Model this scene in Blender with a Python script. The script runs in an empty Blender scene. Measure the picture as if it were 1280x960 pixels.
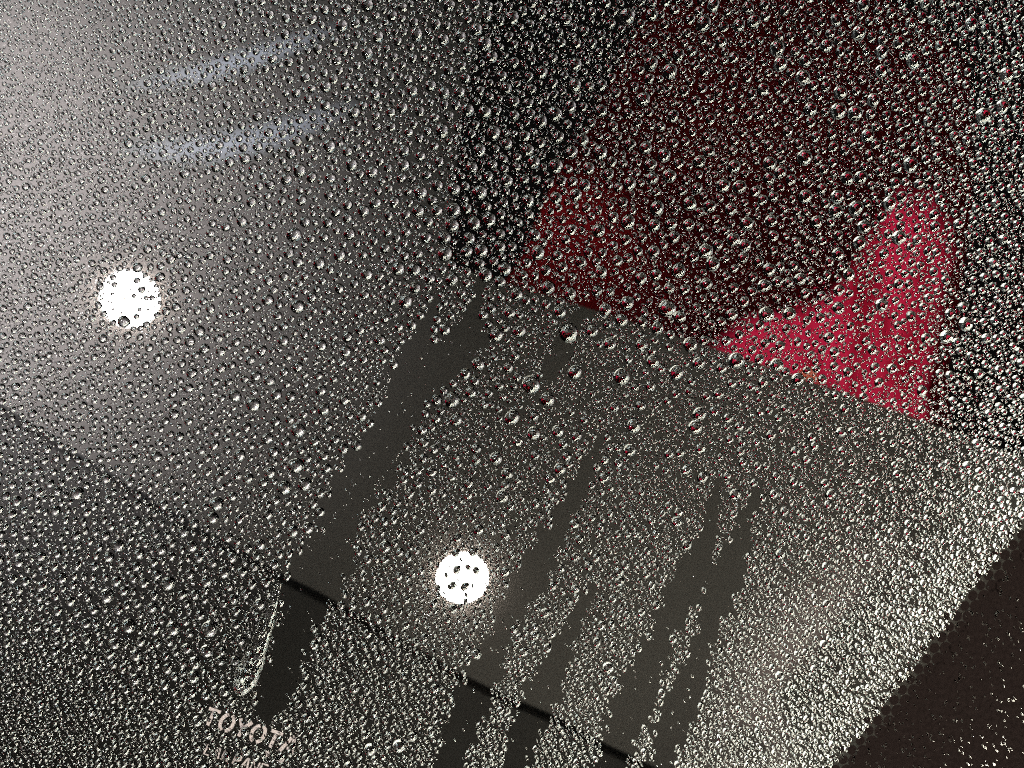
import bpy, bmesh, math, random
import numpy as np
from mathutils import Vector, Matrix, Quaternion

random.seed(7)
rng = np.random.default_rng(7)
sc = bpy.context.scene
C = sc.collection
PI = math.pi

# ------------------------------------------------------------------ camera
# Everything is laid out in the windscreen's own frame (glass = plane z 0, z outwards),
# and the whole place is turned at the end so that the glass leans as in a car.
F = 853.0                     # focal length in photo pixels (24 mm on 36 mm)
NX, NY = 540.0, 400.0         # photo pixel where the line of sight meets the glass squarely
H = 0.14
cam_d = bpy.data.cameras.new('camera')
cam_d.lens = 24.0
cam_d.sensor_width = 36.0
cam_d.clip_start = 0.002
cam_d.clip_end = 60.0
cam = bpy.data.objects.new('camera', cam_d)
C.objects.link(cam)
nad = Vector(((NX - 640) / F, (480 - NY) / F, -1)).normalized()
Rc = nad.rotation_difference(Vector((0, 0, -1)))
cam.matrix_world = Matrix.Translation((0, 0, H)) @ Rc.to_matrix().to_4x4()
cam_d.dof.use_dof = True
cam_d.dof.focus_distance = 0.1385
cam_d.dof.aperture_fstop = 30.0
sc.camera = cam
CAM = Vector((0, 0, H))


def ray(px, py):
    return Rc @ Vector(((px - 640) / F, (480 - py) / F, -1))


def gp(px, py, z=0.0):
    """photo pixel -> point on the plane at height z"""
    d = ray(px, py)
    t = (z - H) / d.z
    return CAM + d * t


def mirror(px, py, z):
    """photo pixel -> the point at height z above the glass that is seen mirrored there"""
    d = ray(px, py)
    p = gp(px, py)
    return p + Vector((d.x, d.y, -d.z)) * (z / -d.z)


RM = np.array(Rc.to_matrix())


def gp_np(px, py, z=0.0):
    v = np.stack([(px - 640) / F, (480 - py) / F, -np.ones_like(px)], -1) @ RM.T
    t = (z - H) / v[:, 2]
    return np.array([0, 0, H]) + v * t[:, None]


def px_scale(px, py):
    return (gp(px + 1, py) - gp(px - 1, py)).length / 2


# ------------------------------------------------------------------ world, exposure
w = bpy.data.worlds.new('World')
sc.world = w
w.use_nodes = True
bg = w.node_tree.nodes['Background']
bg.inputs[0].default_value = (0.9, 0.85, 0.85, 1)
bg.inputs[1].default_value = 0.03
UP1, UP2, UP3, UP4 = 4700.0, 680.0, 75.0, 1800.0      # added fill lights for canopy and sign, W
SH, SHL, LAMP = 40.0, 2.2, 700.0          # added glow panes, added low panes, round lamps (radiance)
GLOW_SETS = [('unseen glowing panes added beyond the lower right of the glass', -104, -6, 10, 52, 87, 8, 2.7, 0.80, 'wwgw'),
        ('dim glowing panes added low outside the right side of the cabin', -45, 65, 9, 90, 122, 8, 2.4, 0.8, 'l'),
        ('unseen glowing panes added beyond the upper left of the glass', 100, 150, 12, 56, 86, 11, 2.7, 0.7, 'dmd')]
WIN = (-40, 60, -0.42)                   # side window opening of the cabin: azimuths, sill height
sc.view_settings.view_transform = 'Standard'
sc.view_settings.look = 'None'
sc.view_settings.exposure = 0.0
sc.view_settings.gamma = 1.0
sc.cycles.max_bounces = 16
sc.cycles.transmission_bounces = 12
sc.cycles.glossy_bounces = 8
sc.cycles.transparent_max_bounces = 16
sc.cycles.caustics_reflective = False
sc.cycles.caustics_refractive = True
sc.cycles.sample_clamp_indirect = 6.0
sc.cycles.filter_width = 1.3
sc.cycles.use_denoising = False
sc.cycles.diffuse_bounces = 0
sc.cycles.use_adaptive_sampling = False


# ------------------------------------------------------------------ helpers
def tag(o, label=None, cat=None, group=None, kind=None):
    if label: o['label'] = label
    if cat: o['category'] = cat
    if group: o['group'] = group
    if kind: o['kind'] = kind
    return o


def link(name, me, mat=None, parent=None, loc=None):
    o = bpy.data.objects.new(name, me)
    C.objects.link(o)
    if parent: o.parent = parent
    if mat and me is not None and not me.materials: me.materials.append(mat)
    if loc is not None: o.location = loc
    return o


def empty(name, loc=(0, 0, 0)):
    o = bpy.data.objects.new(name, None)
    o.empty_display_size = 0.01
    C.objects.link(o)
    o.location = loc
    return o


def mesh_from(name, verts, faces, smooth=False):
    me = bpy.data.meshes.new(name)
    me.from_pydata([tuple(v) for v in verts], [], faces)
    me.update()
    if smooth: me.polygons.foreach_set('use_smooth', [True] * len(me.polygons))
    return me


def bm_mesh(name, bm, smooth=False):
    me = bpy.data.meshes.new(name)
    bmesh.ops.recalc_face_normals(bm, faces=bm.faces)
    bm.to_mesh(me); bm.free()
    if smooth: me.polygons.foreach_set('use_smooth', [True] * len(me.polygons))
    return me


def prism(bm, pts, z0, z1, bevel=0.0):
    """pts: (x, y) outline; solid between z0 and z1"""
    lo = [bm.verts.new((p[0], p[1], z0)) for p in pts]
    hi = [bm.verts.new((p[0], p[1], z1)) for p in pts]
    n = len(pts)
    top = bm.faces.new(hi); bm.faces.new(lo[::-1])
    for i in range(n):
        bm.faces.new((lo[i], lo[(i + 1) % n], hi[(i + 1) % n], hi[i]))
    if bevel:
        es = [e for e in top.edges]
        bmesh.ops.bevel(bm, geom=es, offset=bevel, segments=4, affect='EDGES', profile=0.5)


def smooth_line(pts, n=6):
    """Catmull-Rom through pts"""
    out = []
    P = [np.array(p, float) for p in pts]
    P = [2 * P[0] - P[1]] + P + [2 * P[-1] - P[-2]]
    for i in range(1, len(P) - 2):
        for k in range(n):
            t = k / n
            out.append(0.5 * ((2 * P[i]) + (-P[i-1] + P[i+1]) * t + (2*P[i-1] - 5*P[i] + 4*P[i+1] - P[i+2]) * t*t
                              + (-P[i-1] + 3*P[i] - 3*P[i+1] + P[i+2]) * t**3))
    out.append(P[-2])
    return out


# ------------------------------------------------------------------ materials
def new_mat(name):
    m = bpy.data.materials.new(name)
    m.use_nodes = True
    nt = m.node_tree
    return m, nt, nt.nodes, nt.links, nt.nodes['Principled BSDF']


def rough_mat(name, col, rough=0.6, var=0.25, scale=300.0, bump=0.3, dist=0.0003, spec=0.3, col2=None):
    m, nt, N, L, b = new_mat(name)
    tc = N.new('ShaderNodeTexCoord')
    n1 = N.new('ShaderNodeTexNoise'); n1.inputs['Scale'].default_value = scale; n1.inputs['Detail'].default_value = 4
    L.new(tc.outputs['Object'], n1.inputs['Vector'])
    r = N.new('ShaderNodeMix'); r.data_type = 'RGBA'
    c2 = col2 or tuple(c * (1 - var) for c in col)
    r.inputs['A'].default_value = (*c2, 1); r.inputs['B'].default_value = (*[min(1, c * (1 + var)) for c in col], 1)
    L.new(n1.outputs['Fac'], r.inputs['Factor'])
    L.new(r.outputs['Result'], b.inputs['Base Color'])
    b.inputs['Roughness'].default_value = rough
    b.inputs['Specular IOR Level'].default_value = spec
    bp = N.new('ShaderNodeBump'); bp.inputs['Strength'].default_value = bump; bp.inputs['Distance'].default_value = dist
    L.new(n1.outputs['Fac'], bp.inputs['Height']); L.new(bp.outputs['Normal'], b.inputs['Normal'])
    return m


def emit_mat(name, col, strength):
    m, nt, N, L, b = new_mat(name)
    b.inputs['Base Color'].default_value = (0.8, 0.8, 0.8, 1)
    b.inputs['Emission Color'].default_value = (*col, 1)
    b.inputs['Emission Strength'].default_value = strength
    m.cycles.emission_sampling = 'NONE'
    return m


# water
mW, nt, N, L, b = new_mat('rain_water')
N.remove(b)
gl = N.new('ShaderNodeBsdfGlass'); gl.inputs['IOR'].default_value = 1.333; gl.inputs['Roughness'].default_value = 0.0
gl.inputs['Color'].default_value = (1, 1, 1, 1)
L.new(gl.outputs[0], N['Material Output'].inputs['Surface'])

# window glass: clear, with the mirror reflection of one glass face (Schlick)
mG, nt, N, L, b = new_mat('windscreen_glass')
N.remove(b)
ge = N.new('ShaderNodeNewGeometry')
dt = N.new('ShaderNodeVectorMath'); dt.operation = 'DOT_PRODUCT'
L.new(ge.outputs['Incoming'], dt.inputs[0]); L.new(ge.outputs['Normal'], dt.inputs[1])
ab = N.new('ShaderNodeMath'); ab.operation = 'ABSOLUTE'; L.new(dt.outputs['Value'], ab.inputs[0])
om = N.new('ShaderNodeMath'); om.operation = 'SUBTRACT'; om.inputs[0].default_value = 1.0; L.new(ab.outputs[0], om.inputs[1])
pw = N.new('ShaderNodeMath'); pw.operation = 'POWER'; pw.inputs[1].default_value = 5.0; L.new(om.outputs[0], pw.inputs[0])
ma = N.new('ShaderNodeMath'); ma.operation = 'MULTIPLY_ADD'; ma.inputs[1].default_value = 0.92; ma.inputs[2].default_value = 0.080
L.new(pw.outputs[0], ma.inputs[0])
tr = N.new('ShaderNodeBsdfTransparent'); tr.inputs[0].default_value = (0.035, 0.038, 0.036, 1)
go = N.new('ShaderNodeBsdfGlossy'); go.inputs['Roughness'].default_value = 0.0; go.inputs['Color'].default_value = (1, 1, 1, 1)
mx = N.new('ShaderNodeMixShader')
L.new(ma.outputs[0], mx.inputs[0]); L.new(tr.outputs[0], mx.inputs[1]); L.new(go.outputs[0], mx.inputs[2])
g2 = N.new('ShaderNodeBsdfGlossy'); g2.inputs['Roughness'].default_value = 0.10; g2.inputs['Color'].default_value = (1.0, 0.84, 0.72, 1)
m2 = N.new('ShaderNodeMixShader'); m2.inputs[0].default_value = 0.0020     # weak warm gloss added to imitate the glow round mirrored lamps
L.new(mx.outputs[0], m2.inputs[1]); L.new(g2.outputs[0], m2.inputs[2])
L.new(m2.outputs[0], N['Material Output'].inputs['Surface'])

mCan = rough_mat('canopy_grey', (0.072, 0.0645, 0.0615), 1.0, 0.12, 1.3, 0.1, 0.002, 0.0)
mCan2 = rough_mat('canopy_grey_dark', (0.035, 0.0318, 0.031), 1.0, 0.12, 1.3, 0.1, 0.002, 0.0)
mGap = rough_mat('seam_dark', (0.02, 0.02, 0.02), 1.0, 0.1, 10, 0.1, 0.001, 0.0)
mBlack = rough_mat('cabin_black', (0.004, 0.004, 0.004), 0.9, 0.3, 60, 0.2, 0.001, 0.05)
def sign_mat(name, col, col2, strength, scale):
    m, nt, N, L, b = new_mat(name)
    tc = N.new('ShaderNodeTexCoord'); mp = N.new('ShaderNodeMapping'); mp.inputs['Scale'].default_value = (1, 0.25, 1)
    mp.inputs['Rotation'].default_value = (0, 0, 0.3)
    n1 = N.new('ShaderNodeTexNoise'); n1.inputs['Scale'].default_value = scale; n1.inputs['Detail'].default_value = 5
    L.new(tc.outputs['Object'], mp.inputs[0]); L.new(mp.outputs[0], n1.inputs['Vector'])
    r = N.new('ShaderNodeValToRGB'); r.color_ramp.elements[0].position = 0.38; r.color_ramp.elements[1].position = 0.56
    r.color_ramp.elements[0].color = (*col2, 1); r.color_ramp.elements[1].color = (*col, 1)
    L.new(n1.outputs['Fac'], r.inputs[0]); L.new(r.outputs[0], b.inputs['Emission Color']); b.inputs['Base Color'].default_value = (0.3, 0.01, 0.02, 1); b.inputs['Specular IOR Level'].default_value = 0
    at = N.new('ShaderNodeAttribute'); at.attribute_name = 'lit'
    mu = N.new('ShaderNodeMath'); mu.operation = 'MULTIPLY'; mu.inputs[1].default_value = strength
    L.new(at.outputs['Fac'], mu.inputs[0]); L.new(mu.outputs[0], b.inputs['Emission Strength'])
    m.cycles.emission_sampling = 'NONE'
    return m


mG2, nt, N, L, b = new_mat('windscreen_inner_face')
N.remove(b)
tr = N.new('ShaderNodeBsdfTransparent'); tr.inputs[0].default_value = (0.9, 0.92, 0.91, 1)
L.new(tr.outputs[0], N['Material Output'].inputs['Surface'])
mRed = sign_mat('red_backlit', (1.0, 0.028, 0.105), (0.45, 0.006, 0.03), 4.6, 7)
mMaroon = rough_mat('maroon_board', (0.13, 0.005, 0.008), 1.0, 0.5, 2.5, 0.1, 0.001, 0.0)
mOrange = emit_mat('orange_glow', (1.0, 0.12, 0.03), 4.0)
mFrit = rough_mat('ceramic_frit', (0.0036, 0.0024, 0.0022), 1.0, 0.6, 900, 0.1, 0.0001, 0.0)
mPrint = rough_mat('ceramic_print', (0.125, 0.104, 0.100), 1.0, 0.3, 2500, 0.2, 0.0001, 0.0)
mCeilL = rough_mat('canopy_white', (0.75, 0.76, 0.78), 0.9, 0.05, 3, 0.1, 0.002, 0.05)
mSteel = rough_mat('lamp_housing', (0.35, 0.35, 0.36), 0.5, 0.1, 40)

# ------------------------------------------------------------------ surroundings (seen mirrored in glass and drops)
ZC = 2.2


def mpoly(pix, z):
    return [(mirror(x, y, z).x, mirror(x, y, z).y) for x, y in pix]


def area(name, loc, to, size, power, col, sy=None):
    d = bpy.data.lights.new(name, 'AREA')
    d.energy = power; d.color = col; d.size = size
    if sy: d.shape = 'RECTANGLE'; d.size_y = sy
    else: d.shape = 'DISK'
    o = bpy.data.objects.new(name, d); C.objects.link(o)
    o.location = loc
    o.rotation_euler = (Vector(to) - Vector(loc)).to_track_quat('-Z', 'Y').to_euler()
    return o


# grey panelled canopy ceiling over the car, mirrored in the whole lower half of the glass
canopy = empty('canopy_ceiling', mirror(640, 640, ZC))
tag(canopy, 'grey panelled canopy ceiling mirrored in the lower half of the glass', 'ceiling', kind='structure')
far = [(-1200, -700), (900, -700), (640, -150), (575, 150), (560, 320)] + smooth_line([(562, 332), (860, 425), (1150, 524), (1330, 590), (2000, 830)])
seam = smooth_line([(-1200, -330), (-500, 170), (0, 503), (200, 628), (345, 712), (420, 751), (590, 848), (700, 897), (780, 940), (1000, 1035), (1700, 1300), (2000, 1400)])


def part(name, outline, z0, z1, mat, bevel=0.0):
    bm = bmesh.new(); prism(bm, mpoly(outline, ZC), z0, z1, bevel)
    o = link(name, bm_mesh(name, bm), mat, canopy)
    o.matrix_parent_inverse = Matrix.Translation(-canopy.location)
    return o


part('ceiling_panel', list(far) + list(seam)[::-1], ZC, ZC + 0.05, mCan)
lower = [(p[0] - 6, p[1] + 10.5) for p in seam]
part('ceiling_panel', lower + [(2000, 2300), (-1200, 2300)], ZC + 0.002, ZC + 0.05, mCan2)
part('seam_backing', [(p[0], p[1] - 30) for p in seam] + [(p[0] - 6, p[1] + 40) for p in seam][::-1], ZC + 0.052, ZC + 0.06, mGap)

def spot(name, loc, to, power, col, size, blend, label, soft=0.05):
    d = bpy.data.lights.new(name, 'SPOT'); d.energy = power; d.spot_size = size; d.spot_blend = blend; d.color = col
    d.shadow_soft_size = soft
    o = bpy.data.objects.new(name, d); C.objects.link(o)
    o.location = loc
    o.rotation_euler = (Vector(to) - Vector(loc)).to_track_quat('-Z', 'Y').to_euler()
    tag(o, label, 'lamp')
    return o


g = mirror(-90, 230, ZC)
spot('ceiling_fill_light', (g.x, g.y, ZC - 1.15), (g.x, g.y, ZC), UP1, (0.96, 0.97, 1.0), math.radians(118), 0.9, 'fill light added below the canopy ceiling at the left')  # unseen spot added for the pale veil mirrored at the left
g = mirror(720, 1120, ZC)
spot('canopy_fill_light', (g.x, g.y, ZC - 5.0), (g.x, g.y, ZC), UP2, (1.0, 0.97, 0.92), 2 * math.atan(2.75 / 5.0), 0.4, 'fill light added below the grey canopy')  # added to brighten the grey ceiling from below

g = mirror(1110, 900, ZC)
spot('warm_fill_light', (g.x, g.y, ZC - 1.0), (g.x, g.y, ZC), UP4, (1.0, 0.82, 0.76), math.radians(80), 1.0, 'small warm fill light added below the canopy at the lower right')  # added to put a pinkish glow into the lower right
# two round downlights mirrored as white discs, further ones added out of view for glints in the drops
mLamp = emit_mat('lamp_glow', (1.0, 0.98, 0.95), LAMP)
mLamp.cycles.emission_sampling = 'FRONT_BACK'
dv = mirror(578, 722, ZC) - mirror(163, 374, ZC)
dw = Vector((-dv.y, dv.x, 0))
p0 = mirror(163, 374, ZC - 0.004)
spots = [(p0, 'round white ceiling lamp mirrored in the left of the glass'),
         (mirror(578, 722, ZC - 0.004), 'round white ceiling lamp mirrored below the middle of the glass')]
for k, q in enumerate([p0 + dv * 2, p0 + dv * 3, p0 - dw * 1.6, p0 - dw * 1.6 + dv, p0 - dw * 1.6 + dv * 2, p0 - dw * 1.6 - dv * 1.0]):
    spots.append((q, None))
for i, (p, lab) in enumerate(spots):
    e = empty('round_lamp', p)
    tag(e, lab or 'round lamp added outside the mirrored view for glints in the drops', 'lamp', 'round ceiling lamps')
    rad = 0.5 * 64 / F * (ZC + H)
    if i == 0:
        bm = bmesh.new(); bmesh.ops.create_cone(bm, cap_ends=True, segments=48, radius1=rad, radius2=rad, depth=0.008)
        dm = bm_mesh('diffuser', bm)
        bm = bmesh.new()
        n = 48
        prof = [(rad * 1.02, -0.003), (rad * 1.05, -0.006), (rad * 1.07, 0.0), (rad * 1.07, 0.055), (0.001, 0.055), (0.001, 0.02), (rad * 1.02, 0.02)]
        rings = [[bm.verts.new((r * math.cos(2*PI*k/n), r * math.sin(2*PI*k/n), z)) for k in range(n)] for r, z in prof]
        for a in range(len(prof)):
            A, B = rings[a], rings[(a + 1) % len(prof)]
            for k in range(n): bm.faces.new((A[k], A[(k+1) % n], B[(k+1) % n], B[k]))
        hm = bm_mesh('housing', bm, True)
    link('diffuser', dm, mLamp, e)
    link('housing', hm, mSteel, e)


mTubeB, nt, N, L, b = new_mat('faded_strip_glow')
tc = N.new('ShaderNodeAttribute'); tc.attribute_name = 'across'; sx = N.new('ShaderNodeSeparateXYZ'); L.new(tc.outputs['Vector'], sx.inputs[0])
outs = []
for ax, pw_ in (('X', 0.8), ('Y', 1.6)):
    f1 = N.new('ShaderNodeMath'); f1.operation = 'MULTIPLY'; f1.inputs[1].default_value = PI; L.new(sx.outputs[ax], f1.inputs[0])
    f2 = N.new('ShaderNodeMath'); f2.operation = 'SINE'; L.new(f1.outputs[0], f2.inputs[0])
    f3 = N.new('ShaderNodeMath'); f3.operation = 'POWER'; f3.use_clamp = True; f3.inputs[1].default_value = pw_; L.new(f2.outputs[0], f3.inputs[0])
    outs.append(f3)
f4 = N.new('ShaderNodeMath'); f4.operation = 'MULTIPLY'; L.new(outs[0].outputs[0], f4.inputs[0]); L.new(outs[1].outputs[0], f4.inputs[1])
f5 = N.new('ShaderNodeMath'); f5.operation = 'MULTIPLY'; f5.inputs[1].default_value = 4.0; L.new(f4.outputs[0], f5.inputs[0])  # emission fades to edges and ends to imitate a blurred streak
b.inputs['Base Color'].default_value = (0.068, 0.064, 0.06, 1); b.inputs['Specular IOR Level'].default_value = 0; b.inputs['Emission Color'].default_value = (0.72, 0.80, 1.0, 1)
L.new(f5.outputs[0], b.inputs['Emission Strength'])
for (pts, wd, lab) in [([(150, 112), (240, 94), (330, 68), (425, 32)], 40, 'dim cool light strip mirrored as the upper streak at top left'),
                       ([(150, 186), (230, 188), (330, 172), (450, 130)], 52, 'dim cool light strip mirrored as the lower streak at top left')]:
    ln = [np.array(p) for p in smooth_line(pts, 8)]
    c0 = mirror(*pts[1], ZC - 0.03)
    V, Fc = [], []
    for i, p in enumerate(ln):
        t = ln[min(i + 1, len(ln) - 1)] - ln[max(i - 1, 0)]; t = t / np.linalg.norm(t); nn = np.array([-t[1], t[0]])
        for k in range(5):
            u = (k - 2) / 4
            q = p + nn * u * wd * (0.25 + 0.75 * math.sin(PI * min(1, (i + 0.5) / len(ln))) ** 0.6)
            P = mirror(q[0], q[1], ZC - 0.004); V.append((P.x, P.y, P.z - 0.002 * (1 - 4 * u * u)))
    m5 = len(V); V += [(v[0], v[1], ZC - 0.001) for v in V]
    for i in range(len(ln) - 1):
        for k in range(4):
            a = i * 5 + k; Fc.append((a, a + 1, a + 6, a + 5)); Fc.append((m5 + a, m5 + a + 5, m5 + a + 6, m5 + a + 1))
        for k in (0, 4):
            a = i * 5 + k; Fc.append((a, a + 5, m5 + a + 5, m5 + a))
    me = mesh_from('light_strip', V, Fc)
    uvl = me.attributes.new('across', 'FLOAT_VECTOR', 'POINT')
    for j in range(len(V)):
        i, k = divmod(j % m5, 5); uvl.data[j].vector = (i / (len(ln) - 1), k / 4, 0)
    tag(link('light_strip', me, mTubeB), lab, 'lamp', 'dim cool light strips')

# unseen glowing panes added round the car so that the drops glint
SHM = {'w': emit_mat('pane_glow_warm', (1.0, 0.95, 0.76), SH), 'g': emit_mat('pane_glow_green', (0.82, 1.0, 0.84), SH),
       'd': emit_mat('pane_glow_dim', (0.92, 1.0, 0.92), SH * 0.6), 'm': emit_mat('pane_glow_cool', (0.66, 0.95, 1.0), SH * 0.7), 'l': emit_mat('pane_glow_low', (0.95, 0.98, 1.0), SHL)}


def polar(az, tilt, r):
    a, t = math.radians(az), math.radians(tilt)
    return Vector((r * math.sin(t) * math.cos(a), r * math.sin(t) * math.sin(a), r * math.cos(t)))


for (lab, az0, az1, das, t0, t1, dts, r_, fill_, mats) in GLOW_SETS:
    glow_set = empty('added_glow_panes', polar((az0 + az1) / 2, t1, r_))
    tag(glow_set, lab, 'building', kind='structure')
    kk = 0
    for k in np.arange(az0, az1, das):
        for t_ in np.arange(t0, t1, dts):
            kk += 1
            wa, wt = das * fill_, dts * fill_
            c4 = [polar(k, t_, r_), polar(k + wa, t_, r_), polar(k + wa, t_ + wt, r_), polar(k, t_ + wt, r_)]
            back = [p * 1.02 for p in c4]
            me = mesh_from('lit_pane', c4 + back, [(0, 1, 2, 3), (7, 6, 5, 4), (0, 4, 5, 1), (1, 5, 6, 2), (2, 6, 7, 3), (3, 7, 4, 0)])
            o = link('lit_pane', me, SHM[mats[kk % len(mats)]], glow_set)
            o.matrix_parent_inverse = Matrix.Translation(-glow_set.location)

# red lit sign board beyond the canopy edge
ZS = 2.9
sign = empty('red_sign', mirror(950, 350, ZS))
tag(sign, 'red sign board with one brightly lit corner, mirrored beyond the grey canopy edge', 'sign')


def board(name, outline, mat, dz):
    bm = bmesh.new(); prism(bm, mpoly(smooth_line(outline + outline[:1], 4)[:-1], ZS + dz), ZS + dz, ZS + dz + 0.03)
    o = link(name, bm_mesh(name, bm), mat, sign)
    o.matrix_parent_inverse = Matrix.Translation(-sign.location)
    return o


lit_outline = [(1128, 236), (1168, 250), (1190, 290), (1182, 360), (1168, 430), (1160, 500), (1155, 600), (1040, 580), (860, 500), (925, 400), (1000, 385), (1056, 345), (1085, 290)]
lo_ = [np.array(p, float) for p in smooth_line(lit_outline + lit_outline[:1], 5)[:-1]]
cen = np.array([1075.0, 440.0])
from mathutils import noise as mnoise
V, Fc, A_ = [], [], []
RG = [1.04, 0.97, 0.90, 0.82, 0.7, 0.5, 0.25]
for ri, sc_ in enumerate(RG):
    for j, p in enumerate(lo_):
        wv = 1 + (0.10 * mnoise.noise(Vector((j * 0.35, 2, 0))) if ri < 4 else 0)
        q = cen + (p - cen) * sc_ * wv
        P = mirror(q[0], q[1], ZS); V.append(tuple(P)); A_.append([0, .30, .72, 1, 1, 1, 1][ri])
V.append(tuple(mirror(cen[0], cen[1], ZS))); A_.append(1)
nb = len(lo_)
for ri in range(len(RG) - 1):
    for j in range(nb):
        Fc.append((ri * nb + j, ri * nb + (j + 1) % nb, (ri + 1) * nb + (j + 1) % nb, (ri + 1) * nb + j))
for j in range(nb): Fc.append(((len(RG) - 1) * nb + j, (len(RG) - 1) * nb + (j + 1) % nb, len(V) - 1))
nv = len(V); base_f = list(Fc)
V += [(v[0], v[1], v[2] + 0.03) for v in V]; A_ += A_
Fc += [tuple(nv + k for k in f[::-1]) for f in base_f]
for j in range(nb): Fc.append((j, nv + j, nv + (j + 1) % nb, (j + 1) % nb))
me = mesh_from('lit_panel', V, Fc)
at = me.attributes.new('lit', 'FLOAT', 'POINT'); at.data.foreach_set('value', A_)
o = link('lit_panel', me, mRed, sign); o.matrix_parent_inverse = Matrix.Translation(-sign.location)
board('dark_panel', [(825, -30), (900, -60), (1180, 40), (1215, 200), (1205, 330), (1185, 460), (1165, 600), (900, 540), (600, 440), (650, 325), (700, 210), (760, 110)], mMaroon, 0.05)
bm = bmesh.new()
prism(bm, mpoly([(1002, 464), (1016, 460), (1022, 470), (1022, 500), (1002, 500)], ZS - 0.05), ZS - 0.05, ZS - 0.02)
tag(link('orange_lamp', bm_mesh('orange_lamp', bm), mOrange), 'small orange lamp at the foot of the red sign', 'lamp')
g = mirror(715, 320, ZS)
spot('sign_fill_light', g + Vector((0.0, 0.3, -0.5)), g, UP3, (1, 0.9, 0.85), 1.6, 1.0, 'fill light added for the dark part of the red sign')  # unseen spot added to brighten the maroon panel near its left end

# ------------------------------------------------------------------ the cabin under the glass
bm = bmesh.new()
prism(bm, [(-1.2, -1.2), (1.2, -1.2), (1.2, 1.2), (-1.2, 1.2)], -0.62, -0.55)
tag(link('cabin_floor', bm_mesh('cabin_floor', bm), mBlack), 'black cabin floor behind the glass', None, kind='structure')
bm = bmesh.new()
RT = 0.62
for a in range(0, 360, 10):
    for z0, z1 in ([(-0.55, -0.02)] if not (WIN[0] <= ((a + 180) % 360) - 180 < WIN[1]) else [(-0.55, WIN[2])]):
        vv = []
        for aa in (a, a + 10):
            for rr_ in (RT, RT + 0.02):
                for z in (z0, z1):
                    vv.append(bm.verts.new((rr_ * math.cos(math.radians(aa)), rr_ * math.sin(math.radians(aa)), z)))
        for f in ((0, 1, 5, 4), (2, 6, 7, 3), (0, 2, 3, 1), (4, 5, 7, 6), (1, 3, 7, 5), (0, 4, 6, 2)):
            bm.faces.new([vv[k] for k in f])
tag(link('cabin_shell', bm_mesh('cabin_shell', bm), mBlack), 'black cabin shell with a side window opening', None, kind='structure')

def gxy(pts, z):
    return [(gp(x, y, z).x, gp(x, y, z).y) for x, y in pts]


# ------------------------------------------------------------------ windscreen
ws = empty('windscreen', (0, 0, 0))
tag(ws, 'wet car windscreen with black dotted border and printed maker mark', 'windscreen')
GT = 0.005
bm = bmesh.new()
c = [(p.x, p.y) for p in (gp(-620, -520), gp(1900, -520), gp(1900, 1480), gp(-620, 1480))]
prism(bm, c, -GT, 0)
gm = bm_mesh('glass_pane', bm)
gm.materials.append(mG); gm.materials.append(mG2)
for p in gm.polygons:
    if p.center.z < -0.004: p.material_index = 1
link('glass_pane', gm, None, ws)
# ceramic border and its dots, printed on the inner face
ZF = 0.00001
edge = smooth_line([(1560, 300), (1400, 498), (1292, 632), (1206, 739), (1143, 825), (1084, 899), (1042, 947), (930, 1085), (760, 1310)], 24)
E = np.array(edge)
seg = np.linalg.norm(np.diff(E, axis=0), axis=1); S = np.concatenate([[0], np.cumsum(seg)])


def along(s):
    i = min(np.searchsorted(S, s, side='right') - 1, len(seg) - 1)
    t = (s - S[i]) / seg[i]
    d_ = (E[i + 1] - E[i]) / seg[i]
    return E[i] + d_ * seg[i] * t, np.array([-d_[1], d_[0]])


n_test = along(S[-1] / 2)[1]
sgn = 1 if n_test[0] > 0 else -1
PIT = 16.3
band = []
s = 0.0
while s < S[-1]:
    p, n_ = along(s)
    band.append(p + n_ * sgn * 34)
    s += PIT / 2
bm = bmesh.new()
prism(bm, gxy([tuple(p) for p in band] + [(1100, 1700), (2100, 1700), (2100, 300)], ZF), 0.000004, ZF)
link('border_band', bm_mesh('border_band', bm), mFrit, ws)
bm = bmesh.new(); bmesh.ops.create_cone(bm, cap_ends=True, segments=20, radius1=1, radius2=1, depth=0.01)
dotm = bm_mesh('border_dot', bm)
for row, (d0, r0) in enumerate([(0, 4.3), (11, 5.9), (22, 7.4), (32, 8.6)]):
    s = (row % 2) * PIT / 2
    while s < S[-1]:
        p, n_ = along(s)
        s += PIT
        q = p + n_ * sgn * d0
        if not (-60 < q[0] < 1400 and 480 < q[1] < 1060): continue
        P = gp(q[0], q[1], 0.000008)
        o = link('border_dot', dotm, mFrit, ws, P)
        k = r0 * px_scale(q[0], q[1]) * random.uniform(0.94, 1.05)
        o.scale = (k, k, 0.0006)

# ---- printed mark: letters made of strokes on the outer face
ZP = 0.00001
mark_o = (258, 903)          # photo pixel of the first letter
ux = np.array([0.945, 0.335]); uy = np.array([-0.45, 0.90])   # along the line, down the letter


STROKE_PX = []


def stroke(bm, pts, wd, o, sx, sy):
    """pts in letter space (0..1, y down)"""
    Q = []
    for x, y in pts:
        Q.append(np.array(o) + ux * x * sx + uy * y * sy)
    for a_, b_ in zip(Q[:-1], Q[1:]):
        for t_ in np.linspace(0, 1, 6): STROKE_PX.append((*(a_ + (b_ - a_) * t_), wd * 0.5 + 1.6))
    n = len(Q)
    L_, R_ = [], []
    for i in range(n):
        a = Q[max(i - 1, 0)]; b_ = Q[min(i + 1, n - 1)]
        t = (b_ - a) / np.linalg.norm(b_ - a); nn = np.array([-t[1], t[0]]) * wd / 2
        L_.append(Q[i] + nn); R_.append(Q[i] - nn)
    ring = L_ + R_[::-1]
    prism(bm, gxy([tuple(p) for p in ring], ZP), 0.000004, ZP)


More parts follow.
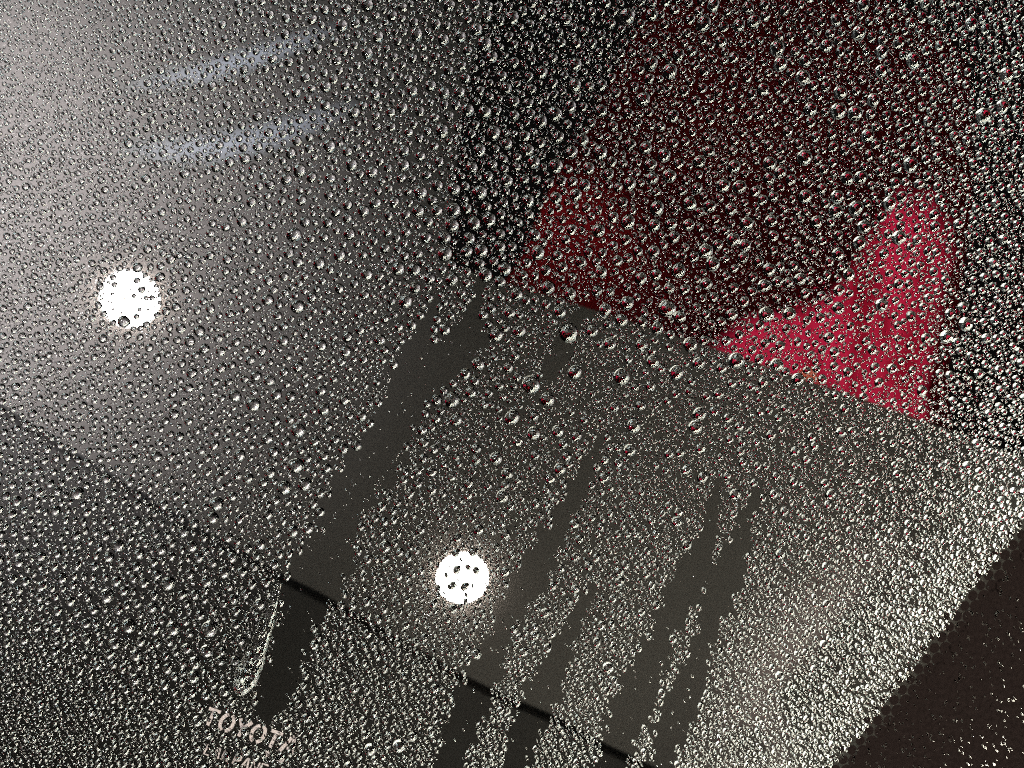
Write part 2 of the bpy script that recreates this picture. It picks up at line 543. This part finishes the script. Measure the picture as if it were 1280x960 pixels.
def arc(cx, cy, rx, ry, a0, a1, n=9):
    return [(cx + rx * math.cos(math.radians(a0 + (a1 - a0) * k / n)), cy + ry * math.sin(math.radians(a0 + (a1 - a0) * k / n))) for k in range(n + 1)]


GL = {
    'T': [[(0, .06), (1, .06)], [(.5, .2), (.5, 1)]],
    'O': [arc(.5, .5, .5, .5, 105, 255), arc(.5, .5, .5, .5, -75, 75)],
    'Y': [[(0, 0), (.45, .5)], [(1, 0), (.5, .52), (.5, 1)]],
    'A': [[(.02, 1), (.44, 0)], [(.5, 0), (.62, 0), (1, 1)], [(.42, .72), (.62, .72)]],
    'L': [[(.1, 0), (.1, 1), (.9, 1)]],
    'M': [[(0, 1), (.08, 0), (.5, .7), (.92, 0), (1, 1)]],
    'I': [[(.5, 0), (.5, 1)]],
    'P': [[(.05, 1), (.05, .03), (.6, .03), (.92, .14), (.92, .42), (.6, .55), (.15, .55)]],
    'N': [[(0, 1), (0, 0), (1, 1), (1, 0)]],
    'E': [[(1, 0), (0, 0), (0, 1), (1, 1)], [(0, .5), (.8, .5)]],
}


def write(text, o, adv, sx, sy, wd):
    x, y = o
    for ch in text:
        bm = bmesh.new()
        wch = 0.35 if ch == 'I' else 1
        for st in GL[ch]: stroke(bm, st, wd, (x, y), sx * (1 if ch != 'I' else 1) , sy)
        lt = link('letter', bm_mesh('letter', bm), mPrint, ws)
        lt['label'] = 'printed letter ' + ch
        x += ux[0] * adv * (wch if wch < 1 else 1); y += ux[1] * adv * (wch if wch < 1 else 1)


write('TOYOTA', (262, 884), 20.6, 15.5, 22, 4.3)
write('LAMIPANE', (260, 930), 11.4, 8, 13, 2.2)
for (x, y, r) in [(333, 942, 4.2), (350.5, 948.5, 5.2)]:
    bm = bmesh.new(); prism(bm, gxy([(x + r * math.cos(a), y + r * math.sin(a)) for a in np.linspace(0, 2*PI, 20, endpoint=False)], ZP), 0.000004, ZP)
    link('printed_dot', bm_mesh('printed_dot', bm), mPrint, ws)

# ------------------------------------------------------------------ rain drops
# control points over the photo: x, y, typical radius, cover of medium drops, cover of tiny drops, extra size spread
CP = np.array([
    (40, 40, 2.3, .42, .15, .2), (60, 300, 3.4, .52, .35, .2), (60, 480, 3.7, .52, .35, .2), (160, 740, 5.0, .52, .4, .3),
    (60, 640, 4.5, .52, .4, .25), (40, 900, 2.5, .45, .4, .3), (230, 150, 3.9, .52, .35, .25), (300, 430, 4.2, .50, .4, .35),
    (380, 590, 4.4, .45, .4, .4), (260, 820, 4.9, .50, .4, .3), (500, 90, 4.6, .52, .4, .3), (400, 250, 4.7, .50, .4, .35),
    (560, 280, 4.9, .45, .45, .4), (700, 220, 5.0, .42, .45, .35), (820, 90, 4.8, .50, .45, .3), (870, 300, 5.8, .28, .45, .3),
    (1050, 60, 4.8, .52, .4, .3), (1050, 230, 5.2, .38, .45, .3), (1080, 400, 4.8, .15, .24, .25), (1230, 120, 4.0, .50, .45, .3),
    (1230, 400, 4.0, .31, .40, .3), (1230, 560, 3.2, .32, .40, .3), (1150, 620, 3.3, .22, .45, .3), (1050, 580, 3.8, .12, .45, .3),
    (1000, 780, 2.7, .46, .45, .3), (1150, 740, 2.5, .46, .45, .3), (860, 560, 4.4, .07, .45, .35), (700, 450, 5.0, .06, .45, .4),
    (620, 580, 4.2, .10, .45, .35), (500, 480, 4.2, .22, .45, .3), (640, 800, 2.9, .42, .45, .35), (500, 820, 3.5, .42, .45, .3),
    (420, 900, 3.8, .42, .4, .3), (240, 920, 3.5, .48, .4, .3), (750, 880, 2.9, .46, .45, .3), (1000, 920, 2.4, .50, .45, .25),
    (760, 680, 3.0, .30, .45, .4), (1210, 860, 1.5, .10, .25, .2), (1150, 950, 1.5, .10, .25, .2), (560, 680, 3.0, .32, .45, .4),
    (430, 420, 4.0, .42, .45, .35), (450, 700, 3.6, .38, .45, .35),
], float)
XS = np.arange(-180, 1461, 20.0); YS = np.arange(-180, 1141, 20.0)
gx, gy = np.meshgrid(XS, YS)
wgt = 1.0 / (((gx[..., None] - CP[:, 0])**2 + (gy[..., None] - CP[:, 1])**2) + 900.0)**1.6
wgt /= wgt.sum(-1, keepdims=True)
MAPS = [wgt @ CP[:, k] for k in range(2, 6)]


def look(x, y):
    i = min(max(int((y + 180) / 20), 0), len(YS) - 1); j = min(max(int((x + 180) / 20), 0), len(XS) - 1)
    return [m[i, j] for m in MAPS]


# clear tracks wiped by running drops: polylines (x, y, half width)
TR = [
    [(600, 352, 8), (585, 420, 22), (500, 520, 26), (440, 620, 30), (400, 700, 34), (375, 770, 28), (350, 840, 26), (335, 890, 12)],
    [(545, 375, 6), (520, 440, 16), (490, 500, 14), (440, 590, 12)],
    [(706, 430, 9), (688, 465, 10)],
    [(735, 385, 12), (715, 405, 8)],
    [(752, 545, 3), (718, 622, 14), (670, 705, 19), (635, 770, 19), (600, 850, 19), (570, 930, 22), (540, 1010, 24)],
    [(742, 730, 3), (706, 800, 17), (672, 880, 20), (640, 960, 22), (620, 1010, 22)],
    [(896, 600, 3), (884, 670, 15), (845, 760, 20), (800, 850, 23), (772, 930, 25), (745, 1010, 25)],
    [(950, 600, 3), (930, 660, 14), (905, 720, 20), (880, 800, 16), (850, 880, 20), (825, 960, 24), (805, 1020, 24)],
]
RES = 2.0
X0, Y0, X1, Y1 = -180, -180, 1460, 1140
occ = np.zeros((int((Y1 - Y0) * RES), int((X1 - X0) * RES)), bool)
clear = np.zeros((Y1 - Y0, X1 - X0), np.float32)
yy, xx = np.mgrid[Y0:Y1, X0:X1].astype(np.float32)
wob = 1.0 + 0.28 * np.sin(xx / 7.3 + yy / 11.1) * np.sin(yy / 5.7 - xx / 17.0) + 0.2 * np.sin(yy / 23.0 + 1.3) + 0.22 * np.sin(xx / 3.1 - yy / 4.3) * np.sin(yy / 3.7 + xx / 9.0)
for tr_ in TR:
    for (ax, ay, aw), (bx, by, bw) in zip(tr_[:-1], tr_[1:]):
        dx, dy = bx - ax, by - ay
        t = np.clip(((xx - ax) * dx + (yy - ay) * dy) / (dx * dx + dy * dy), 0, 1)
        dd = np.hypot(xx - ax - t * dx, yy - ay - t * dy)
        hw = aw + (bw - aw) * t
        clear = np.maximum(clear, np.clip((hw * wob - dd) / 3.0, 0, 1))


def is_clear(x, y):
    return clear[int(y - Y0), int(x - X0)] if X0 < x < X1 - 1 and Y0 < y < Y1 - 1 else 0


SP = np.array(STROKE_PX)


def quiet(x, y, ex=0.0):
    if 235 < x < 400 and y > 865 and (np.hypot(SP[:, 0] - x, SP[:, 1] - y) < SP[:, 2] + ex).any(): return True
    return (x - 163)**2 + (y - 374)**2 < 34**2 or (x - 578)**2 + (y - 722)**2 < 34**2


def on_border(x, y, d0=6):
    if x < 1000 or y < 560: return False
    j = int(np.argmin((E[:, 0] - x)**2 + (E[:, 1] - y)**2))
    n_ = along(S[min(j, len(S) - 2)])[1] * sgn
    return (x - E[j, 0]) * n_[0] + (y - E[j, 1]) * n_[1] > d0


def place(x, y, r, gap):
    R_ = (r + gap) * RES
    cx, cy = (x - X0) * RES, (y - Y0) * RES
    a0, a1 = int(cy - R_), int(cy + R_) + 1
    b0, b1 = int(cx - R_), int(cx + R_) + 1
    if a0 < 0 or b0 < 0 or a1 >= occ.shape[0] or b1 >= occ.shape[1]: return False
    sub = occ[a0:a1, b0:b1]
    ry = np.arange(a0, a1)[:, None] - cy; rx = np.arange(b0, b1)[None, :] - cx
    dk = ry * ry + rx * rx
    if (sub & (dk <= R_ * R_)).any(): return False
    sub |= dk <= (r * RES) ** 2
    return True


LET = []
drops = []          # x, y, r, height ratio, elongation
# the big drops read off the photograph
BIG = [(711, 416, 13), (664, 481, 12.5), (684, 499, 10), (740, 414, 8.5), (762, 430, 8.5), (777, 471, 11), (802, 431, 8.5), (816, 452, 8.5),
       (640, 522, 10.5), (667, 542, 9), (792, 532, 10), (813, 482, 7.5), (837, 433, 6), (787, 563, 8), (773, 578, 6.5), (755, 597, 7.5),
       (565, 500, 11), (570, 525, 8.5), (598, 455, 9), (582, 467, 7.5), (620, 419, 9.5), (637, 391, 8), (646, 368, 8.5), (607, 344, 9.5),
       (700, 390, 8.5), (713, 367, 8.5), (784, 379, 9.5), (834, 386, 11.5), (757, 387, 8.5), (822, 410, 8.5), (777, 400, 8.5), (803, 402, 7.5),
       (850, 396, 8), (838, 418, 6.5), (752, 340, 8), (820, 343, 8), (772, 326, 7.5), (726, 327, 8), (654, 344, 7),
       (920, 451, 10.5), (902, 460, 7.5), (898, 492, 7.5), (893, 514, 6.5), (869, 534, 9), (876, 560, 7), (850, 566, 6), (858, 587, 7),
       (926, 564, 6), (958, 393, 10), (987, 392, 8.5), (961, 337, 9), (941, 346, 7), (972, 352, 7.5), (891, 330, 9.5), (883, 355, 8),
       (940, 364, 7), (937, 409, 6), (966, 423, 6), (975, 432, 7), (971, 456, 8.5), (997, 474, 8.5), (1000, 349, 8), (1061, 343, 8),
       (1048, 385, 8), (1102, 381, 8), (1036, 422, 7.5), (1043, 440, 7), (1028, 474, 6.5), (1060, 340, 6), (1098, 348, 6), (1090, 437, 7),
       (518, 337, 9.5), (565, 332, 7), (537, 348, 8), (519, 360, 8), (556, 412, 8), (499, 408, 6.5), (492, 455, 7), (475, 425, 8), (450, 412, 7),
       (620, 573, 9), (595, 561, 7), (647, 551, 7), (634, 592, 8), (610, 607, 6), (585, 619, 6), (700, 586, 8), (708, 570, 6.5), (688, 598, 7), (730, 525, 5),
       (530, 553, 6.5), (529, 573, 6.5), (522, 589, 6), (539, 590, 7), (505, 600, 6), (512, 617, 6.5), (497, 628, 6), (480, 652, 6.5),
       (598, 662, 7.5), (572, 672, 6.5), (718, 655, 6.5), (724, 674, 6), (719, 696, 6.5), (681, 766, 7), (848, 640, 6.5), (836, 632, 6), (815, 650, 6), (820, 668, 5.5),
       (774, 715, 6.5), (808, 717, 6), (1051, 540, 7), (1018, 557, 6), (1008, 574, 6), (1031, 604, 6), (970, 595, 6), (992, 602, 6), (1053, 563, 5.5), (1064, 578, 5),
       (262, 786, 12), (258, 727, 8), (303, 858, 12), (342, 705, 7), (302, 715, 7.5), (332, 728, 7), (370, 582, 11), (96, 617, 10), (155, 402, 9), (408, 585, 7), (405, 570, 7),
       (452, 520, 8), (430, 500, 7), (385, 660, 8), (400, 640, 6.5), (294, 780, 7), (248, 697, 7.5), (118, 708, 6.5), (90, 797, 6),
       (570, 691, 6), (592, 690, 6.5), (571, 712, 6.2), (585, 709, 4.5), (595, 713, 5.5), (565, 732, 6), (581, 733, 6.2), (548, 735, 4.5), (566, 761, 6.5), (558, 719, 3.5)]
rr = random.Random(3)
n_big = 0
for x, y, r in BIG:
    r *= 0.93
    if place(x, y, r, -1.0):
        drops.append((x, y, r, rr.uniform(.78, .92), rr.uniform(0.96, 1.1))); n_big += 1
# the streak of running water keeps its place
SPINE = [(350, 728, 2.5), (343, 750, 5), (334, 776, 9.5), (325, 803, 11), (316, 828, 14), (306, 850, 15), (300, 866, 6)]
for (x, y, r) in [(a[0], a[1], a[2]) for a in smooth_line([(p[0], p[1], p[2]) for p in SPINE], 6)]:
    cx, cy, R_ = (x - X0) * RES, (y - Y0) * RES, r * RES
    a0, a1, b0, b1 = int(cy - R_), int(cy + R_) + 1, int(cx - R_), int(cx + R_) + 1
    ry = np.arange(a0, a1)[:, None] - cy; rx = np.arange(b0, b1)[None, :] - cx
    occ[a0:a1, b0:b1] |= ry * ry + rx * rx <= R_ * R_


def fill(n_try, mode, x0, y0, x1, y1):
    px = rng.uniform(x0, x1, n_try); py = rng.uniform(y0, y1, n_try)
    u = rng.random(n_try); g1 = rng.normal(size=n_try); u2 = rng.random(n_try); u3 = rng.random(n_try)
    LK = [look(a_, b_) for a_, b_ in zip(px, py)]
    if mode == 'medium':
        size = np.array([l[0] for l in LK]) * np.exp(g1 * np.array([l[3] for l in LK]) * 0.75)
        blocks = np.concatenate([np.argsort(-size[k:k + 45000]) + k for k in range(0, n_try, 45000)])
    else:
        blocks = np.argsort(-u3)
    for i in blocks:
        x, y = px[i], py[i]
        B, cm, cs, sp = LK[i]
        if mode == 'medium':
            if u[i] > (cm / 0.45) ** 2.2: continue
            if is_clear(x, y) > 0.02: continue
            r = min(B * math.exp(g1[i] * sp * 0.75), 9.5)
            if r < 1.2: continue
            if quiet(x, y, 2) and u3[i] > 0.03: continue
            if place(x, y, r, 0.02 * B):
                if on_border(x, y) and u2[i] > 0.1: continue
                drops.append((x, y, r, 0.02 if on_border(x, y) else 0.85 + 0.3 * u2[i], 1 + 0.18 * u3[i]))
        else:
            if u[i] > cs / 0.42: continue
            c_ = is_clear(x, y)
            if c_ > 0.05 and u2[i] > 0.012: continue
            if quiet(x, y) and g1[i] > -1.2: continue
            r = 0.8 + 1.2 * u3[i] ** 1.3 + (0.6 if u2[i] > .85 else 0)
            if c_ > .3: r *= 0.9
            if place(x, y, r, 0.1):
                if on_border(x, y) and u2[i] > 0.25: continue
                drops.append((x, y, r, 0.02 if on_border(x, y) else 0.8 + 0.35 * u2[i], 1 + 0.35 * u3[i]))


fill(170000, 'medium', -150, -150, 1430, 1110)
n_med = len(drops)
fill(160000, 'tiny', -30, -30, 1310, 990)
# beads left in lines along the first track
for (ax, ay, bx, by, n_) in [(565, 480, 495, 575, 30), (520, 540, 440, 650, 30), (470, 560, 430, 620, 12), (440, 620, 385, 690, 16), (540, 430, 500, 520, 12), (380, 840, 350, 900, 10)]:
    for k in range(n_):
        t = rr.random() ; x = ax + (bx - ax) * t + rr.gauss(0, 2.2); y = ay + (by - ay) * t + rr.gauss(0, 2.2)
        r = rr.uniform(.6, 1.3)
        if place(x, y, r, .2): drops.append((x, y, r, 1.0, 1.5))
D = np.array(drops)
print('DROPS', len(D), 'big', n_big, 'medium', n_med)


def cap(nseg, nring, hr, wob_, seed):
    """unit drop: footprint radius 1, height hr, flat base; the rim is doubled so that it shades sharp"""
    q = random.Random(seed)
    th = 2 * math.atan(hr)
    ks = [(k, q.uniform(0, 2*PI), q.uniform(.3, 1) * wob_ / k) for k in (2, 3, 4, 5)]
    V = [(0, 0, (1 - math.cos(th)) / math.sin(th))]
    for i in range(1, nring + 1):
        phi = th * i / nring
        rad = math.sin(phi) / math.sin(th); z = (math.cos(phi) - math.cos(th)) / math.sin(th)
        for k in range(nseg):
            a = 2 * PI * k / nseg
            m_ = 1 + sum(am * math.cos(kk * a + ph) for kk, ph, am in ks) * rad
            V.append((rad * m_ * math.cos(a) - 0.06 * z, rad * m_ * math.sin(a) - 0.10 * z, z))
    Fc = []
    for k in range(nseg): Fc.append((0, 1 + k, 1 + (k + 1) % nseg))
    for i in range(nring - 1):
        a, b_ = 1 + i * nseg, 1 + (i + 1) * nseg
        for k in range(nseg):
            k2 = (k + 1) % nseg
            Fc.append((a + k, b_ + k, b_ + k2)); Fc.append((a + k, b_ + k2, a + k2))
    base = len(V)
    V += V[base - nseg:base]
    for k in range(1, nseg - 1): Fc.append((base, base + k + 1, base + k))
    return np.array(V, np.float64), np.array(Fc, np.int32)


ZB = 0.00003
order = np.argsort(-D[:, 2])
inframe = (D[:, 0] > 3) & (D[:, 0] < 1277) & (D[:, 1] > 3) & (D[:, 1] < 957)
big_idx = [i for i in order if inframe[i]][:300]
bigset = set(big_idx)
rest = np.array([i for i in range(len(D)) if i not in bigset])


def scales(px, py):
    p0 = gp_np(px - 1, py); p1 = gp_np(px + 1, py)
    q0 = gp_np(px, py - 1); q1 = gp_np(px, py + 1)
    return 0.5 * (np.linalg.norm(p1 - p0, axis=1) + np.linalg.norm(q1 - q0, axis=1)) / 2


def batch(idx, nseg, nring, nvar, wob_, name, label, fall):
    Vs, Fs = [], []
    base = 0
    which = rng.integers(0, nvar, len(idx))
    for v in range(nvar):
        ii = idx[which == v]
        if not len(ii): continue
        if name == 'wet_film_specks': U, Fc = cap(nseg, nring, 0.012 + 0.014 * v, wob_, 900 + v)
        else: U, Fc = cap(nseg, nring, 0.55 + 0.35 * v / max(1, nvar - 1) if nring > 2 else 0.5 + 0.3 * v / max(1, nvar - 1), wob_, 100 + v)
        d_ = D[ii]
        pos = gp_np(d_[:, 0], d_[:, 1])
        s_ = d_[:, 2] * scales(d_[:, 0], d_[:, 1])
        wy = np.clip((d_[:, 1] - 540) / 160, 0, 1) * np.clip(1.3 - d_[:, 2] / 5, 0, 1)      # small drops low down are drawn out sideways to imitate streaky glints
        ang = fall + wy * math.radians(66) + rng.normal(0, 0.22, len(ii))
        el = np.sqrt(d_[:, 4] * (1 + 0.85 * wy))
        ca, sa = np.cos(ang), np.sin(ang)
        X = U[None, :, 0] * (s_ * el)[:, None]; Y = U[None, :, 1] * (s_ / el)[:, None]
        W = np.empty((len(ii), len(U), 3))
        W[..., 0] = X * ca[:, None] - Y * sa[:, None] + pos[:, 0, None]
        W[..., 1] = X * sa[:, None] + Y * ca[:, None] + pos[:, 1, None]
        W[..., 2] = U[None, :, 2] * (s_ * np.where(d_[:, 3] < 0, 1.0, d_[:, 3]))[:, None] + ZB
        Vs.append(W.reshape(-1, 3))
        Fs.append((Fc[None] + (base + np.arange(len(ii)) * len(U))[:, None, None]).reshape(-1, 3))
        base += len(ii) * len(U)
    V = np.concatenate(Vs); Fc = np.concatenate(Fs)
    me = bpy.data.meshes.new(name)
    me.vertices.add(len(V)); me.vertices.foreach_set('co', V.ravel())
    me.loops.add(Fc.size); me.loops.foreach_set('vertex_index', Fc.ravel())
    me.polygons.add(len(Fc)); me.polygons.foreach_set('loop_start', np.arange(0, Fc.size, 3)); me.polygons.foreach_set('loop_total', np.full(len(Fc), 3))
    me.polygons.foreach_set('use_smooth', np.ones(len(Fc), bool))
    me.update(calc_edges=True)
    print(name, len(idx), 'tris', len(Fc))
    return tag(link(name, me, mW), label, 'raindrops', kind='stuff')


FALL = math.radians(-120)   # direction the water runs down the glass, in the glass frame
med = rest[D[rest, 2] >= 2.2]; tin = rest[D[rest, 2] < 2.2]
batch(med, 12, 3, 10, 0.10, 'small_raindrops', 'dense small clear raindrops beading all over the glass', FALL)
batch(tin, 8, 2, 6, 0.12, 'fine_raindrops', 'fine mist of tiny raindrops between the larger drops', FALL)

# very flat specks of wet film between them: they only show round a lamp's reflection
nf = 14000
fx, fy = rng.uniform(0, 1280, nf), rng.uniform(0, 960, nf)
keep = np.array([is_clear(a_, b_) < 0.05 and not on_border(a_, b_) and not occ[int((b_ - Y0) * RES), int((a_ - X0) * RES)] for a_, b_ in zip(fx, fy)])
D = np.concatenate([D, np.stack([fx, fy, rng.uniform(.8, 1.8, nf), np.full(nf, -1.0), rng.uniform(1.0, 2.0, nf)], 1)[keep]])
batch(np.arange(len(drops), len(D)), 8, 2, 6, 0.15, 'wet_film_specks', 'nearly flat specks of wet film between the raindrops', FALL)

# the 300 largest drops, each an object of its own
bigmesh = []
for v in range(12):
    U, Fc = cap(36, 10, 0.74 + 0.02 * v, 0.09, 500 + v)
    me = mesh_from('rain_drop', U, [tuple(f) for f in Fc.tolist()], True)
    me.materials.append(mW)
    bigmesh.append(me)
dashline = lambda x: 331 + (x - 560) * 0.33
special = {}
for i in big_idx:
    x, y, r, hr, el = D[i]
    if (x - 578)**2 + (y - 722)**2 < 36**2: lab = 'raindrop standing within the lower white lamp reflection'
    elif (x - 163)**2 + (y - 374)**2 < 36**2: lab = 'raindrop standing within the left white lamp reflection'
    elif 930 < x < 1180 and 240 < y < dashline(x): lab = 'larger clear raindrop over the bright red part of the mirrored sign, ' + ('in its left tip' if x < 1020 else 'in its upper end' if y < 330 else 'along its right edge' if x > 1120 else 'in its middle')
    elif 640 < x < 1200 and y < dashline(x):
        lab = 'larger raindrop over the maroon part of the mirrored sign, ' + ('just above the grey ceiling edge' if y > dashline(x) - 45 else 'near its left edge' if x < 760 else 'towards its top' if y < 160 else 'beside its bright red corner' if x > 930 else 'in its middle')
    elif y < dashline(x) and x >= 1180: lab = 'larger clear raindrop over the black gap right of the mirrored red sign'
    elif y < dashline(x): lab = 'larger clear raindrop left of the mirrored red sign, ' + ('in the dark band beside it' if x > 540 else 'over the paler grey glass')
    elif x < 400: lab = 'larger clear raindrop on the left glass, ' + ('above the dark seam' if y < 503 + 0.62 * x else 'below the dark seam')
    elif x < 700: lab = 'larger clear raindrop right of the wide clear track, ' + ('near its upper end' if y < 470 else 'between it and the lower lamp reflection' if x < 620 and y < 700 else 'above the second clear track' if y < 640 else 'below the lower lamp reflection')
    else: lab = 'larger raindrop on grey glass below the red sign, ' + ('hard under its edge' if y < dashline(x) + 45 else 'between the upper ends of clear tracks' if x < 880 else 'right of the clear tracks')
    uniq = {(711, 416): 'largest raindrop over the mirrored grey ceiling just below the maroon sign',
            (664, 481): 'large raindrop touching a smaller bright one in the middle of the glass',
            (684, 499): 'bright raindrop tucked under the large drop in the middle of the glass',
            (262, 786): 'large smeared raindrop left of the running water streak',
            (155, 402): 'dark raindrop at the foot of the left lamp reflection',
            (370, 582): 'large flattened raindrop left of the wide clear track',
            (96, 617): 'long pale raindrop on the far left of the glass',
            (920, 451): 'largest raindrop sitting on the mirrored ceiling edge under the red sign',
            (792, 532): 'large lone raindrop on the grey area above the second clear track',
            (834, 386): 'largest raindrop at the bottom of the maroon area'}.get((int(round(x)), int(round(y))))
    o = link('rain_drop', bigmesh[rr.randrange(12)], None, None, gp(x, y, ZB))
    s_ = r * px_scale(x, y)
    o.scale = (s_ * math.sqrt(el), s_ / math.sqrt(el), s_ * rr.uniform(.92, 1.05))
    o.rotation_euler = (0, 0, FALL + rr.gauss(0, .3))
    if uniq: tag(o, uniq, 'raindrop', 'larger raindrops on the glass')
    else: tag(o, lab, 'raindrop', 'raindrops: ' + lab)

# ---- streak of running water
from mathutils import noise
sp = smooth_line(SPINE, 10)
n = len(sp); m_ = 22
V, Fc = [], []
for i, p in enumerate(sp):
    a, b_ = sp[max(i - 1, 0)], sp[min(i + 1, n - 1)]
    t = np.array([b_[0] - a[0], b_[1] - a[1]]); t /= np.linalg.norm(t); nn = np.array([-t[1], t[0]])
    f = i / (n - 1)
    wob2 = 1 + 0.22 * noise.noise(Vector((i * .45, 3, 0)))
    for k in range(m_ + 1):
        u = -1 + 2 * k / m_
        side = p[2] * u * wob2 * (1 + 0.12 * noise.noise(Vector((i * .8, u * 2, 5))))
        P = gp(p[0] + nn[0] * side, p[1] + nn[1] * side)
        hgt = p[2] * 0.00016 * (0.55 + 0.45 * f * f) * math.sqrt(max(0, 1 - u * u))
        hgt *= 1 + 0.9 * noise.noise(Vector((i * .5, u * 1.2, 1))) * (1 - abs(u)) + 0.55 * noise.noise(Vector((i * .9, u * 3.5, 2)))
        V.append((P.x, P.y, ZB + max(hgt, 0)))
top = len(V)
V += [(v[0], v[1], ZB) for v in V]
for i in range(n - 1):
    for k in range(m_):
        a = i * (m_ + 1) + k
        Fc.append((a, a + 1, a + m_ + 2, a + m_ + 1))
        Fc.append((top + a, top + a + m_ + 1, top + a + m_ + 2, top + a + 1))
me = mesh_from('water_streak', V, Fc, True)
bm = bmesh.new(); bm.from_mesh(me); bmesh.ops.recalc_face_normals(bm, faces=bm.faces); bm.to_mesh(me); bm.free()
st = tag(link('water_streak', me, mW), 'long rippled streak of water running down above the printed mark', 'water streak')

# ------------------------------------------------------------------ lean the whole place like a windscreen
tilt = Matrix.Rotation(math.radians(-30), 4, Vector((math.cos(math.radians(-30)), math.sin(math.radians(-30)), 0)))
G = Matrix.Translation((0, 0, 1.05)) @ tilt.inverted()
bpy.context.view_layer.update()
for o in [o for o in sc.objects if o.parent is None]:
    o.matrix_world = G @ o.matrix_world
